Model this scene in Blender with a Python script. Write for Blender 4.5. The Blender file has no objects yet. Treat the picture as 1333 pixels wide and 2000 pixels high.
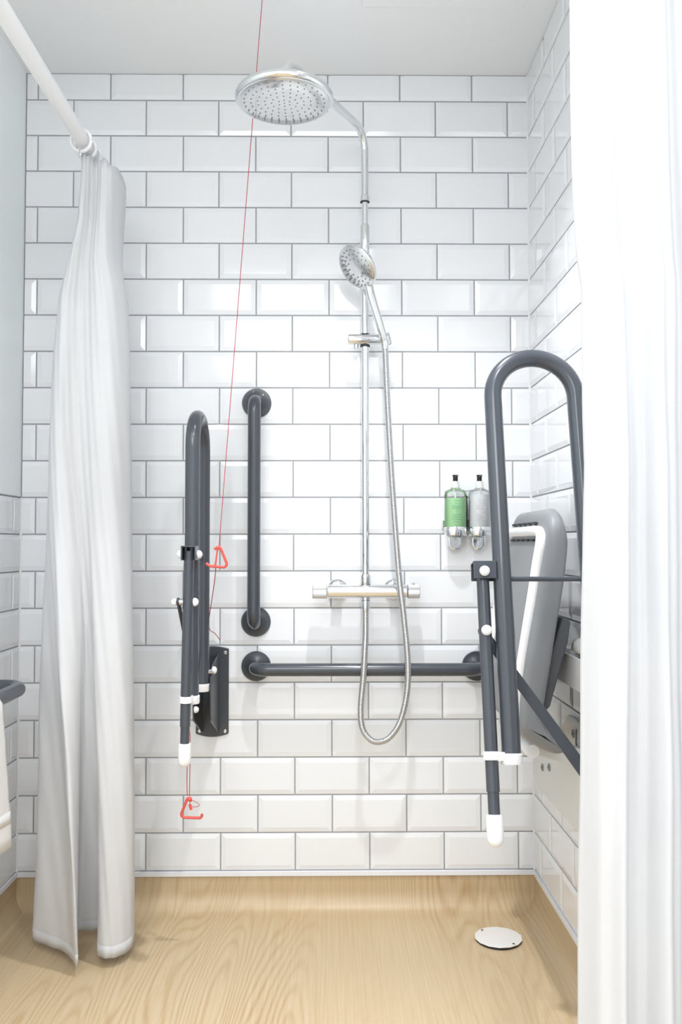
import bpy, math, random
from mathutils import Vector, Matrix
random.seed(7)
C = bpy.context.scene.collection
sc = bpy.context.scene
PI = math.pi
LIFT = 0.103                      # everything is laid out from the lower tile edge; the floor lies this far below

# ------------------------------------------------------------------ camera, world, lights, exposure
def rot_axes(yaw, pitch, roll):
    F = Vector((math.sin(yaw)*math.cos(pitch), math.cos(yaw)*math.cos(pitch), math.sin(pitch)))
    r = F.cross(Vector((0, 0, 1))).normalized(); u = r.cross(F)
    c, s = math.cos(roll), math.sin(roll)
    return r*c + u*s, -r*s + u*c, F
R_, U_, F_ = rot_axes(0.01081, 0.03763, -0.00098)
cam = bpy.data.objects.new('camera', bpy.data.cameras.new('camera')); C.objects.link(cam)
M = Matrix((R_, U_, -F_)).transposed().to_4x4()
M.translation = Vector((-0.55204, -2.33244, 0.88405))
cam.matrix_world = M
cam.data.sensor_fit = 'VERTICAL'; cam.data.sensor_height = 36.0; cam.data.sensor_width = 24.0
cam.data.lens = 36.0*1654.45/2000.0
cam.data.clip_start = 0.02
sc.camera = cam

w = bpy.data.worlds.new('world'); sc.world = w; w.use_nodes = True
w.node_tree.nodes['Background'].inputs[0].default_value = (0.925, 0.968, 1.0, 1)
w.node_tree.nodes['Background'].inputs[1].default_value = 1.5

def lamp(name, kind, loc, energy, size, color=(1, 1, 1), rot=(0, 0, 0), size_y=None, spread=None):
    l = bpy.data.lights.new(name, kind); l.energy = energy; l.color = color
    if kind == 'AREA':
        l.shape = 'DISK' if size_y is None else 'RECTANGLE'
        l.size = size
        if size_y: l.size_y = size_y
        if spread: l.spread = spread
    o = bpy.data.objects.new(name, l); C.objects.link(o); o.location = loc; o.rotation_euler = rot
    return o
# two small ceiling downlights plus a third added to brighten the left side (their housings are built below)
DOWN = [(-0.46, -0.72, 2.186), (-0.42, -1.42, 2.186), (-1.12, -1.56, 2.186)]
POWER = [6.3, 5.6, 3.4]
BEAM = [98, 150, 140]              # beam angles in degrees
for p, e, bm_ in zip(DOWN, POWER, BEAM):
    lamp('downlight_lamp', 'AREA', p, e, 0.055, (0.985, 0.99, 1.0), spread=math.radians(bm_))
# large fill lamp added behind the camera, without any fixture
lamp('added_fill_lamp', 'AREA', (-0.75, -3.1, 2.35), 24.0, 1.1, (0.97, 0.985, 1.0), (math.radians(38), 0, 0), 1.0)

sc.view_settings.view_transform = 'Standard'
sc.view_settings.look = 'None'
sc.view_settings.gamma = 1.0
sc.view_settings.use_curve_mapping = False
sc.view_settings.exposure = 0.03

# ------------------------------------------------------------------ materials
def srgb(r, g, b):
    f = lambda c: ((c/255)/12.92 if c/255 <= 0.04045 else ((c/255+0.055)/1.055)**2.4)
    return (f(r), f(g), f(b), 1)
def mat(name, col, rough=0.5, metal=0.0, spec=0.5, coat=0.0, noise=0.0, nscale=30, bump=0.0, bscale=200, var=0.0):
    m = bpy.data.materials.new(name); m.use_nodes = True
    nt = m.node_tree; b = nt.nodes['Principled BSDF']
    b.inputs['Base Color'].default_value = col
    b.inputs['Roughness'].default_value = rough
    b.inputs['Metallic'].default_value = metal
    b.inputs['Specular IOR Level'].default_value = spec
    b.inputs['Coat Weight'].default_value = coat
    b.inputs['Coat Roughness'].default_value = 0.08
    tc = nt.nodes.new('ShaderNodeTexCoord')
    if noise or var:
        n = nt.nodes.new('ShaderNodeTexNoise'); n.inputs['Scale'].default_value = nscale; n.inputs['Detail'].default_value = 4
        nt.links.new(tc.outputs['Object'], n.inputs['Vector'])
        mx = nt.nodes.new('ShaderNodeMix'); mx.data_type = 'RGBA'
        mx.inputs['A'].default_value = col
        mx.inputs['B'].default_value = (col[0]*(1-noise), col[1]*(1-noise), col[2]*(1-noise), 1)
        nt.links.new(n.outputs['Fac'], mx.inputs['Factor'])
        last = mx.outputs['Result']
        if var:
            oi = nt.nodes.new('ShaderNodeObjectInfo')
            hs = nt.nodes.new('ShaderNodeHueSaturation')
            mr = nt.nodes.new('ShaderNodeMapRange'); mr.inputs['To Min'].default_value = 1-var; mr.inputs['To Max'].default_value = 1.0
            nt.links.new(oi.outputs['Random'], mr.inputs['Value']); nt.links.new(mr.outputs['Result'], hs.inputs['Value'])
            nt.links.new(last, hs.inputs['Color']); last = hs.outputs['Color']
        nt.links.new(last, b.inputs['Base Color'])
    if bump:
        n2 = nt.nodes.new('ShaderNodeTexNoise'); n2.inputs['Scale'].default_value = bscale; n2.inputs['Detail'].default_value = 3
        nt.links.new(tc.outputs['Object'], n2.inputs['Vector'])
        bp = nt.nodes.new('ShaderNodeBump'); bp.inputs['Strength'].default_value = bump; bp.inputs['Distance'].default_value = 0.001
        nt.links.new(n2.outputs['Fac'], bp.inputs['Height']); nt.links.new(bp.outputs['Normal'], b.inputs['Normal'])
    return m
MT = {}
MT['tile'] = mat('white_glazed_tile', (0.872, 0.893, 0.918, 1), 0.09, spec=0.5, noise=0.02, nscale=9, var=0.03)
MT['grout'] = mat('grey_grout', srgb(176, 178, 182), 0.85, noise=0.25, nscale=40)
MT['paint'] = mat('white_painted_plaster', srgb(247, 252, 253), 0.35, noise=0.02, nscale=5)
MT['ceiling'] = mat('white_ceiling_paint', srgb(246, 248, 250), 0.6, noise=0.02, nscale=3)
MT['sealant'] = mat('white_silicone', srgb(240, 241, 242), 0.35, noise=0.03)
MT['greyline'] = mat('grey_sealant', srgb(165, 168, 172), 0.6, noise=0.2, nscale=60)
MT['cap'] = mat('white_plastic_trim', srgb(236, 238, 243), 0.35, noise=0.03, nscale=20)
MT['rail'] = mat('slate_grey_powder_coat', srgb(67, 72, 80), 0.25, spec=0.5, coat=0.35, noise=0.08, nscale=60, bump=0.05, bscale=500)
MT['raildark'] = mat('dark_grey_powder_coat', srgb(62, 67, 74), 0.35, spec=0.5, coat=0.2, noise=0.1, nscale=40)
MT['white'] = mat('white_plastic', srgb(243, 244, 246), 0.3, noise=0.02, nscale=40)
MT['enamel'] = mat('white_enamelled_steel', srgb(226, 228, 226), 0.35, noise=0.04, nscale=12)
MT['chrome'] = mat('polished_chrome', (0.80, 0.815, 0.82, 1), 0.06, metal=1.0, noise=0.03, nscale=15)
MT['satin'] = mat('satin_chrome', (0.70, 0.715, 0.72, 1), 0.22, metal=1.0, noise=0.04, nscale=30)
MT['knob'] = mat('brushed_metal_knob', (0.60, 0.61, 0.62, 1), 0.38, metal=0.8, noise=0.04, nscale=30)
MT['hose'] = mat('ribbed_steel_hose', (0.62, 0.63, 0.645, 1), 0.2, metal=1.0, noise=0.04, nscale=30)
MT['spray'] = mat('silver_spray_plate', (0.76, 0.775, 0.785, 1), 0.16, metal=0.85, noise=0.05, nscale=25)
MT['nozzle'] = mat('grey_rubber_nozzle', srgb(150, 153, 157), 0.6, noise=0.1)
MT['black'] = mat('black_plastic', srgb(34, 36, 42), 0.4, noise=0.2, nscale=40)
MT['seat'] = mat('mid_grey_seat_plastic', srgb(140, 143, 147), 0.45, spec=0.4, noise=0.06, nscale=25, bump=0.1, bscale=300)
MT['pad'] = mat('dark_grey_pad', srgb(92, 96, 101), 0.5, noise=0.08, nscale=30)
MT['slot'] = mat('dark_grey_rubber', srgb(56, 58, 64), 0.7, noise=0.1)  # plain dark grey for seals, slots and small screws
MT['red'] = mat('coral_red_plastic', srgb(226, 92, 84), 0.35, noise=0.06, nscale=60)
MT['cord'] = mat('red_cord', srgb(196, 62, 84), 0.8, noise=0.3, nscale=900)
MT['print'] = mat('grey_label_ink', srgb(196, 200, 200), 0.6, noise=0.1)
MT['printg'] = mat('dark_green_label_ink', srgb(120, 182, 136), 0.6, noise=0.1)
MT['drain'] = mat('polished_drain_cover', (0.90, 0.89, 0.875, 1), 0.2, metal=0.15, noise=0.04, nscale=15)
MT['lens'] = bpy.data.materials.new('lit_lamp_lens'); MT['lens'].use_nodes = True
_b = MT['lens'].node_tree.nodes['Principled BSDF']; _b.inputs['Emission Color'].default_value = (1, 0.98, 0.95, 1); _b.inputs['Emission Strength'].default_value = 6

def cloth_mat(name, col, trans=0.35, wscale=1400):
    m = bpy.data.materials.new(name); m.use_nodes = True; nt = m.node_tree
    nt.nodes.remove(nt.nodes['Principled BSDF']); out = nt.nodes['Material Output']
    d = nt.nodes.new('ShaderNodeBsdfDiffuse'); t = nt.nodes.new('ShaderNodeBsdfTranslucent'); mx = nt.nodes.new('ShaderNodeMixShader')
    tc = nt.nodes.new('ShaderNodeTexCoord'); n = nt.nodes.new('ShaderNodeTexNoise'); n.inputs['Scale'].default_value = 12
    cm = nt.nodes.new('ShaderNodeMix'); cm.data_type = 'RGBA'; cm.inputs['A'].default_value = col; cm.inputs['B'].default_value = (col[0]*.96, col[1]*.96, col[2]*.965, 1)
    nt.links.new(tc.outputs['Object'], n.inputs['Vector']); nt.links.new(n.outputs['Fac'], cm.inputs['Factor'])
    n2 = nt.nodes.new('ShaderNodeTexNoise'); n2.inputs['Scale'].default_value = wscale
    bp = nt.nodes.new('ShaderNodeBump'); bp.inputs['Strength'].default_value = 0.06; bp.inputs['Distance'].default_value = 0.001
    nt.links.new(tc.outputs['Object'], n2.inputs['Vector']); nt.links.new(n2.outputs['Fac'], bp.inputs['Height'])
    for s in (d, t):
        nt.links.new(cm.outputs['Result'], s.inputs['Color']); nt.links.new(bp.outputs['Normal'], s.inputs['Normal'])
    mx.inputs['Fac'].default_value = trans
    nt.links.new(d.outputs[0], mx.inputs[1]); nt.links.new(t.outputs[0], mx.inputs[2]); nt.links.new(mx.outputs[0], out.inputs['Surface'])
    return m
MT['curtain'] = cloth_mat('white_curtain_fabric', (0.885, 0.893, 0.905, 1), 0.36)
MT['towel'] = cloth_mat('white_terry', (0.87, 0.87, 0.87, 1), 0.1, 600)

def clear_mat(name, col):
    m = bpy.data.materials.new(name); m.use_nodes = True; nt = m.node_tree
    nt.nodes.remove(nt.nodes['Principled BSDF']); out = nt.nodes['Material Output']
    tr = nt.nodes.new('ShaderNodeBsdfTransparent'); tr.inputs['Color'].default_value = col
    gl = nt.nodes.new('ShaderNodeBsdfGlossy'); gl.inputs['Roughness'].default_value = 0.08; gl.inputs['Color'].default_value = (.95, .96, .96, 1)
    lw = nt.nodes.new('ShaderNodeFresnel'); lw.inputs['IOR'].default_value = 1.45
    mx = nt.nodes.new('ShaderNodeMixShader')
    nt.links.new(lw.outputs[0], mx.inputs['Fac']); nt.links.new(tr.outputs[0], mx.inputs[1]); nt.links.new(gl.outputs[0], mx.inputs[2])
    nt.links.new(mx.outputs[0], out.inputs['Surface'])
    return m
MT['clear'] = clear_mat('clear_plastic', (0.985, 0.99, 0.99, 1))
MT['gel'] = cloth_mat('green_shower_gel', srgb(204, 246, 198), 0.12, 5)
MT['lotion'] = cloth_mat('white_lotion', srgb(248, 249, 250), 0.1, 5)

def wood_mat():
    m = bpy.data.materials.new('oak_effect_vinyl'); m.use_nodes = True; nt = m.node_tree; L = nt.links
    b = nt.nodes['Principled BSDF']; b.inputs['Roughness'].default_value = 0.38; b.inputs['Specular IOR Level'].default_value = 0.4
    uv = nt.nodes.new('ShaderNodeUVMap'); uv.uv_map = 'UVMap'
    def mapping(sx, sy, off=(0, 0, 0)):
        mp = nt.nodes.new('ShaderNodeMapping'); mp.inputs['Scale'].default_value = (sx, sy, 1); mp.inputs['Location'].default_value = off
        L.new(uv.outputs['UV'], mp.inputs['Vector']); return mp.outputs['Vector']
    def noise(vec, scale, detail=2, rough=0.5):
        n = nt.nodes.new('ShaderNodeTexNoise'); n.inputs['Scale'].default_value = scale; n.inputs['Detail'].default_value = detail
        n.inputs['Roughness'].default_value = rough; L.new(vec, n.inputs['Vector']); return n.outputs['Fac']
    def math_(op, a, bb):
        n = nt.nodes.new('ShaderNodeMath'); n.operation = op
        for i, x in enumerate((a, bb)):
            if isinstance(x, (int, float)): n.inputs[i].default_value = x
            else: L.new(x, n.inputs[i])
        return n.outputs[0]
    fig = noise(mapping(4.6, 0.5, (1.3, 0.4, 0)), 1.0, 1.5, 0.35)            # stretched field: its contours are the cathedral figure
    wob = noise(mapping(16, 16), 1.0, 2, 0.5)
    f2 = math_('ADD', math_('MULTIPLY', fig, 290.0), math_('MULTIPLY', wob, 2.4))
    ring = math_('MULTIPLY_ADD', math_('SINE', f2, 0), 0.5); nt.nodes[-1].inputs[2].default_value = 0.5
    ring = math_('POWER', ring, 2.2)
    streak = noise(mapping(170, 3.0), 1.0, 3, 0.6)
    board = noise(mapping(3.4, 0.35, (4, 2, 0)), 1.0, 1, 0.4)
    amt = math_('MULTIPLY', math_('POWER', noise(mapping(2.6, 1.1, (9, 3, 0)), 1.0, 1, 0.4), 2.6), 3.2)
    ringv = math_('MULTIPLY', ring, amt)
    tot = math_('ADD', math_('MULTIPLY', ringv, 0.24), math_('ADD', math_('MULTIPLY', streak, 0.58), math_('MULTIPLY', board, 0.25)))
    cr = nt.nodes.new('ShaderNodeValToRGB'); L.new(tot, cr.inputs['Fac'])
    e = cr.color_ramp.elements
    e[0].position = 0.2; e[0].color = srgb(208, 190, 160)
    e[1].position = 0.95; e[1].color = srgb(172, 142, 103)
    k = e.new(0.5); k.color = srgb(196, 173, 138)
    L.new(cr.outputs['Color'], b.inputs['Base Color'])
    bp = nt.nodes.new('ShaderNodeBump'); bp.inputs['Strength'].default_value = 0.08; bp.inputs['Distance'].default_value = 0.0006
    L.new(streak, bp.inputs['Height']); L.new(bp.outputs['Normal'], b.inputs['Normal'])
    return m
MT['wood'] = wood_mat()

# ------------------------------------------------------------------ mesh helpers
class MB:
    def __init__(s): s.v = []; s.f = []
    def box(s, x0, x1, y0, y1, z0, z1):
        n = len(s.v)
        s.v += [(x, y, z) for z in (z0, z1) for y in (y0, y1) for x in (x0, x1)]
        s.f += [tuple(n+i for i in q) for q in ((0, 2, 3, 1), (4, 5, 7, 6), (0, 1, 5, 4), (2, 6, 7, 3), (0, 4, 6, 2), (1, 3, 7, 5))]
        return s
    def obox(s, c, ax, ay, az, hx, hy, hz):              # oriented box
        n = len(s.v); c = Vector(c)
        s.v += [tuple(c + ax*(i*hx) + ay*(j*hy) + az*(k*hz)) for k in (-1, 1) for j in (-1, 1) for i in (-1, 1)]
        s.f += [tuple(n+i for i in q) for q in ((0, 2, 3, 1), (4, 5, 7, 6), (0, 1, 5, 4), (2, 6, 7, 3), (0, 4, 6, 2), (1, 3, 7, 5))]
        return s
    def tube(s, path, r, seg=16, caps=True):
        P = [Vector(p) for p in path]; n0 = len(s.v); N = len(P)
        T = []
        for i in range(N):
            a = P[max(i-1, 0)]; b = P[min(i+1, N-1)]; t = (b-a)
            T.append(t.normalized() if t.length > 1e-9 else (T[-1] if T else Vector((0, 0, 1))))
        up = Vector((0, 0, 1)) if abs(T[0].z) < 0.9 else Vector((1, 0, 0))
        nrm = (up - T[0]*up.dot(T[0])).normalized()
        for i in range(N):
            nrm = (nrm - T[i]*nrm.dot(T[i])).normalized(); bn = T[i].cross(nrm)
            rr = r[i] if isinstance(r, (list, tuple)) else r
            for k in range(seg):
                a = 2*PI*k/seg
                s.v.append(tuple(P[i] + nrm*(math.cos(a)*rr) + bn*(math.sin(a)*rr)))
        for i in range(N-1):
            for k in range(seg):
                a = n0+i*seg+k; b = n0+i*seg+(k+1) % seg
                s.f.append((a, b, b+seg, a+seg))
        if caps:
            s.f.append(tuple(n0+k for k in reversed(range(seg)))); s.f.append(tuple(n0+(N-1)*seg+k for k in range(seg)))
        return s
    def lathe(s, prof, c, axis, seg=32, caps=True, sx=1.0, ref=None):     # prof: (radius, along axis); sx squashes along the second direction
        c = Vector(c); t = Vector(axis).normalized()
        up = Vector(ref) if ref else (Vector((0, 0, 1)) if abs(t.z) < 0.9 else Vector((1, 0, 0)))
        n_ = (up - t*up.dot(t)).normalized(); b_ = t.cross(n_); n0 = len(s.v)
        for (r, h) in prof:
            for k in range(seg):
                a = 2*PI*k/seg
                s.v.append(tuple(c + t*h + n_*(math.cos(a)*r) + b_*(math.sin(a)*r*sx)))
        for i in range(len(prof)-1):
            for k in range(seg):
                a = n0+i*seg+k; b = n0+i*seg+(k+1) % seg
                s.f.append((a, b, b+seg, a+seg))
        if caps:
            s.f.append(tuple(n0+k for k in reversed(range(seg)))); s.f.append(tuple(n0+(len(prof)-1)*seg+k for k in range(seg)))
        return s
    def prism(s, poly, to3a, to3b):                       # polygon (2D) carried to two end faces
        n = len(s.v); N = len(poly)
        s.v += [tuple(to3a(*p)) for p in poly] + [tuple(to3b(*p)) for p in poly]
        s.f.append(tuple(range(n, n+N))); s.f.append(tuple(reversed(range(n+N, n+2*N))))
        for i in range(N):
            j = (i+1) % N
            s.f.append((n+j, n+i, n+N+i, n+N+j))
        return s
    def grid(s, rows):                                    # rows of points
        n = len(s.v); W = len(rows[0])
        for r in rows: s.v += [tuple(p) for p in r]
        for i in range(len(rows)-1):
            for j in range(W-1):
                a = n+i*W+j; s.f.append((a, a+1, a+1+W, a+W))
        return s
    def build(s, name, m, parent=None, smooth=True, angle=38, bevel=0, solid=0, kind=None, fix=True):
        me = bpy.data.meshes.new(name)
        org = Vector((0, 0, 0))
        p = parent
        while p is not None:
            org = org + p.location; p = p.parent
        me.from_pydata([tuple(Vector(v)-org) for v in s.v], [], s.f)
        if fix:
            import bmesh
            bm = bmesh.new(); bm.from_mesh(me); bmesh.ops.recalc_face_normals(bm, faces=bm.faces); bm.to_mesh(me); bm.free()
        me.materials.append(MT[m] if isinstance(m, str) else m)
        if smooth:
            me.polygons.foreach_set('use_smooth', [True]*len(me.polygons)); me.set_sharp_from_angle(angle=math.radians(angle))
        me.update()
        o = bpy.data.objects.new(name, me); C.objects.link(o)
        if parent is not None: o.parent = parent
        if bevel:
            b = o.modifiers.new('soft_edge', 'BEVEL'); b.width = bevel; b.segments = 3; b.limit_method = 'ANGLE'; b.angle_limit = math.radians(40)
        if solid:
            d = o.modifiers.new('thick', 'SOLIDIFY'); d.thickness = solid; d.offset = 0
        if kind: o['kind'] = kind
        return o
def thing(name, label, cat, loc, group=None):
    o = bpy.data.objects.new(name, None); C.objects.link(o); o.location = loc; o.empty_display_size = 0.05
    o['label'] = label; o['category'] = cat
    if group: o['group'] = group
    return o
def tag(o, label, cat, group=None):
    o['label'] = label; o['category'] = cat
    if group: o['group'] = group
    return o
def fillet(pts, r, n=8):
    P = [Vector(p) for p in pts]; out = [P[0]]
    for i in range(1, len(P)-1):
        a = (P[i-1]-P[i]); b = (P[i+1]-P[i]); la, lb = a.length, b.length; a.normalize(); b.normalize()
        ang = math.acos(max(-1, min(1, a.dot(b)))); d = min(r/math.tan(ang/2), la*.49, lb*.49)
        rr = d*math.tan(ang/2); bis = (a+b).normalized(); cen = P[i] + bis*(rr/math.sin(ang/2))
        v0 = P[i]+a*d-cen; v1 = P[i]+b*d-cen; om = math.acos(max(-1, min(1, v0.normalized().dot(v1.normalized()))))
        for k in range(n+1):
            t = k/n; out.append(cen + (v0*math.sin((1-t)*om) + v1*math.sin(t*om))/math.sin(om))
    out.append(P[-1]); return out
def catmull(pts, n=10):
    P = [Vector(p) for p in pts]; out = []
    for i in range(len(P)-1):
        p0, p1, p2, p3 = P[max(i-1, 0)], P[i], P[i+1], P[min(i+2, len(P)-1)]
        for k in range(n):
            t = k/n
            out.append(0.5*((2*p1) + (p2-p0)*t + (2*p0-5*p1+4*p2-p3)*t*t + (3*p1-p0-3*p2+p3)*t**3))
    out.append(P[-1]); return out
def resample(path, step):
    P = [Vector(p) for p in path]; out = [P[0]]; acc = 0
    for i in range(len(P)-1):
        seg = P[i+1]-P[i]; L = seg.length; pos = step-acc
        while pos < L: out.append(P[i]+seg*(pos/L)); pos += step
        acc = L-(pos-step)
    out.append(P[-1]); return out
def dome(r, h, n=6):                                       # round-headed cap profile from rim to top
    return [(r*math.cos(i/n*PI/2*0.98), h*math.sin(i/n*PI/2)) for i in range(n+1)]

# ------------------------------------------------------------------ room shell
XL, ZC, ZF, YB = -1.406, 2.200, -LIFT, -1.80
YF = -3.4                         # the floor runs on into the open bathroom behind
PX, PZ, GR = 0.2025, 0.10121, 0.0040
def struct(o): o['kind'] = 'structure'; return o

wall_back = struct(MB().box(XL-0.12, 0.12, 0.0012, 0.14, -0.16, ZC+0.1).build('wall_back', 'grout', smooth=False))
wall_right = struct(MB().box(0.0012, 0.12, YB, 0.0012, -0.16, ZC+0.1).build('wall_right', 'grout', smooth=False))
wall_left = struct(MB().box(XL-0.12, XL-0.0012, YB, 0.0012, -0.16, 1.0135).build('wall_left', 'grout', smooth=False))
struct(MB().box(XL-0.12, XL, YB, 0.0012, 1.0135, ZC+0.1).build('wall_left_upper', 'paint', smooth=False))
struct(MB().box(XL-0.12, 0.12, YB, 0.14, ZC, ZC+0.1).build('ceiling', 'ceiling', smooth=False))

# bevelled tiles, each its own object; alike pieces share one mesh
BV, BH, TT = 0.0125, 0.0026, 0.006
_tile = {}
def tile_mesh(wd, ht, cl, cr, ct):
    key = (round(wd, 4), round(ht, 4), cl, cr, ct)
    if key in _tile: return _tile[key]
    x0, x1, z0, z1 = -wd/2, wd/2, -ht/2, ht/2
    ix0 = x0+(0.0006 if cl else BV); ix1 = x1-(0.0006 if cr else BV); iz0 = z0+BV; iz1 = z1-(0.0006 if ct else BV)
    if ix1 - ix0 < 0.002: ix0 = ix1 = None
    if ix0 is None:
        ix0 = x0+min(wd*.4, .0006 if cl else BV); ix1 = max(x1-min(wd*.4, .0006 if cr else BV), ix0+.001)
    if iz1 - iz0 < 0.002: iz0 = z0+ht*.3; iz1 = z1-ht*.2
    # in local space the face looks along -Y
    v = [(x0, TT, z0), (x1, TT, z0), (x1, TT, z1), (x0, TT, z1), (x0, 0, z0), (x1, 0, z0), (x1, 0, z1), (x0, 0, z1),
         (ix0, -BH, iz0), (ix1, -BH, iz0), (ix1, -BH, iz1), (ix0, -BH, iz1)]
    f = [(8, 9, 10, 11), (4, 5, 9, 8), (5, 6, 10, 9), (6, 7, 11, 10), (7, 4, 8, 11), (0, 1, 5, 4), (1, 2, 6, 5), (2, 3, 7, 6), (3, 0, 4, 7)]
    me = bpy.data.meshes.new('tile'); me.from_pydata(v, [], f); me.materials.append(MT['tile']); me.update()
    _tile[key] = me; return me
def tile_wall(parent, length, rows, first, frame, ztop=None):
    """first(k): position of the first joint of row k along the wall, measured from the corner; frame(s, z): location, z-rotation"""
    n = 0
    for k in range(rows):
        z0, z1 = k*PZ+GR/2, (k+1)*PZ-GR/2; ct = False
        if ztop is not None and z1 > ztop: z1 = ztop-0.0015; ct = True
        j = first(k)
        while j > 0.012: j -= PX
        s0 = j
        while s0 < length-0.004:
            a, b = s0+GR/2, s0+PX-GR/2; cl = cr = False
            if a < 0.0025: a = 0.0025; cl = True
            if b > length-0.0025: b = length-0.0025; cr = True
            if b-a > 0.006:
                me = tile_mesh(b-a, z1-z0, cl, cr, ct)
                o = bpy.data.objects.new('tile', me); C.objects.link(o); o.parent = parent
                loc, rz = frame((a+b)/2, (z0+z1)/2)
                o.location = loc
                o.rotation_euler = (math.radians(random.gauss(0, .10)), math.radians(random.gauss(0, .03)), rz+math.radians(random.gauss(0, .10)))
                n += 1
            s0 += PX
    return n
# back wall: distances run from the left corner
def fb(k):
    x = (-0.0443-0.0007*k) if k % 2 == 0 else (-0.1455-0.0006*k)
    return (x - XL) % PX
tile_wall(wall_back, -XL, 22, fb, lambda s, z: ((XL+s, 0, z), 0), ZC)
# right wall: face looks along -X, distances run from the back corner
tile_wall(wall_right, 1.62, 22, lambda k: 0.0772 if k % 2 == 0 else 0.1798, lambda s, z: ((0, -s, z), -PI/2), ZC)
tile_wall(wall_left, 1.62, 10, lambda k: 0.1575 if k % 2 == 0 else 0.0555, lambda s, z: ((XL, -s, z), PI/2))
struct(MB().box(-0.004, 0.0012, YB, -1.622, -0.014, ZC).build('wall_right_plain', 'paint', smooth=False))
struct(MB().box(XL-0.0012, XL+0.004, YB, -1.622, -0.014, 1.0135).build('wall_left_plain', 'paint', smooth=False))

# sealant beads and the white capping strip above the vinyl
def bead(name, p0, p1, r, m): return struct(MB().tube([p0, p1], r, 10).build(name, m))
bead('trim_1', (0, 0, 0), (0, 0, ZC), 0.0046, 'sealant')
bead('trim_2', (XL, 0, 0), (XL, 0, 1.0118), 0.0046, 'sealant')
bead('trim_3', (XL, 0, 1.012), (XL, 0, ZC), 0.0016, 'greyline')
bead('trim_4', (XL, 0, ZC), (0, 0, ZC), 0.0017, 'greyline')
bead('trim_5', (0, 0, ZC), (0, -1.62, ZC), 0.0014, 'greyline')
bead('trim_6', (XL, 0, 1.0128), (XL, -1.62, 1.0128), 0.0017, 'greyline')
struct(MB().box(XL, 0, -0.0052, 0.003, -0.0142, -0.0008).build('trim_7', 'cap', bevel=0.0012))
struct(MB().box(-0.0052, 0.003, YB, -0.0052, -0.0142, -0.0008).build('trim_8', 'cap', bevel=0.0012))
struct(MB().box(XL-0.003, XL+0.0052, YB, -0.0052, -0.0142, -0.0008).build('trim_9', 'cap', bevel=0.0012))
bead('trim_10', (XL, 0.0005, 0.0002), (0, 0.0005, 0.0002), 0.0011, 'greyline')

# vinyl floor with coved upstands, one sheet, mitred in the corners
def make_floor():
    RC = 0.05; ztop = -0.0142
    prof = [(0.0006, ztop), (0.0006, ZF+RC+0.02)]                      # (distance from wall, height)
    for i in range(13):
        a = i/12*PI/2
        prof.append((0.0006+RC*(1-math.cos(a)), ZF+RC*(1-math.sin(a))))
    arc = [0]
    for i in range(1, len(prof)): arc.append(arc[-1]+math.dist(prof[i], prof[i-1]))
    tot = arc[-1]; E = prof[-1][0]
    V, Fc, UV = [], [], []
    def quadstrip(rowfn, n):
        b = len(V)
        for i in range(n):
            for (p, uv) in rowfn(i): V.append(p); UV.append(uv)
        for i in range(n-1):
            a = b+2*i; Fc.append((a, a+1, a+3, a+2))
    n = len(prof)
    quadstrip(lambda i: [((XL+prof[i][0], -prof[i][0], prof[i][1]), (XL+prof[i][0], tot-arc[i]-E)),
                         ((-prof[i][0], -prof[i][0], prof[i][1]), (-prof[i][0], tot-arc[i]-E))], n)
    quadstrip(lambda i: [((-prof[i][0], -prof[i][0], prof[i][1]), (-E+tot-arc[i], -prof[i][0])),
                         ((-prof[i][0], YF, prof[i][1]), (-E+tot-arc[i], YF))], n)
    quadstrip(lambda i: [((XL+prof[i][0], YF, prof[i][1]), (XL+E-tot+arc[i], YF)),
                         ((XL+prof[i][0], -prof[i][0], prof[i][1]), (XL+E-tot+arc[i], -prof[i][0]))], n)
    b = len(V)
    for p in ((XL+E, -E), (-E, -E), (-E, YF), (XL+E, YF)): V.append((p[0], p[1], ZF)); UV.append(p)
    Fc.append((b, b+1, b+2, b+3))
    me = bpy.data.meshes.new('floor'); me.from_pydata(V, [], Fc)
    uvl = me.uv_layers.new(name='UVMap')
    for lp in me.loops: uvl.data[lp.index].uv = UV[lp.vertex_index]
    import bmesh
    bm = bmesh.new(); bm.from_mesh(me); bmesh.ops.remove_doubles(bm, verts=bm.verts, dist=1e-5)
    bmesh.ops.recalc_face_normals(bm, faces=bm.faces)
    if sum(f.normal.z for f in bm.faces) < 0: bmesh.ops.reverse_faces(bm, faces=bm.faces)
    bm.to_mesh(me); bm.free()
    me.polygons.foreach_set('use_smooth', [True]*len(me.polygons)); me.set_sharp_from_angle(angle=math.radians(35))
    me.materials.append(MT['wood'])
    o = bpy.data.objects.new('floor', me); C.objects.link(o); return struct(o)
make_floor()

# ceiling fittings: downlights and a flush access panel just reaching the frame
for i, p in enumerate(DOWN):
    t = thing('ceiling_light', ['round white downlight in the ceiling above the shower mixer', 'round white downlight in the ceiling in front of the shower',
              'added round white downlight brightening the left side beside the curtain rail'][i], 'ceiling light', (p[0], p[1], ZC), 'recessed downlights')
    MB().lathe([(0.030, 0.02), (0.030, -0.004), (0.034, -0.007), (0.045, -0.005), (0.046, 0.0)], (p[0], p[1], ZC), (0, 0, 1), 32, caps=False).build('trim_ring', 'white', t)
    MB().lathe([(0.029, 0.004), (0.0005, 0.0045)], (p[0], p[1], ZC), (0, 0, 1), 32, caps=False).build('lamp_lens', 'lens', t)
t = thing('ceiling_access_panel', 'flat white square access panel set in the ceiling', 'access panel', (-0.28, -0.51, ZC))
MB().box(-0.478, -0.082, -0.708, -0.308, ZC-0.003, ZC).build('panel', 'ceiling', t, bevel=0.001)

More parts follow.
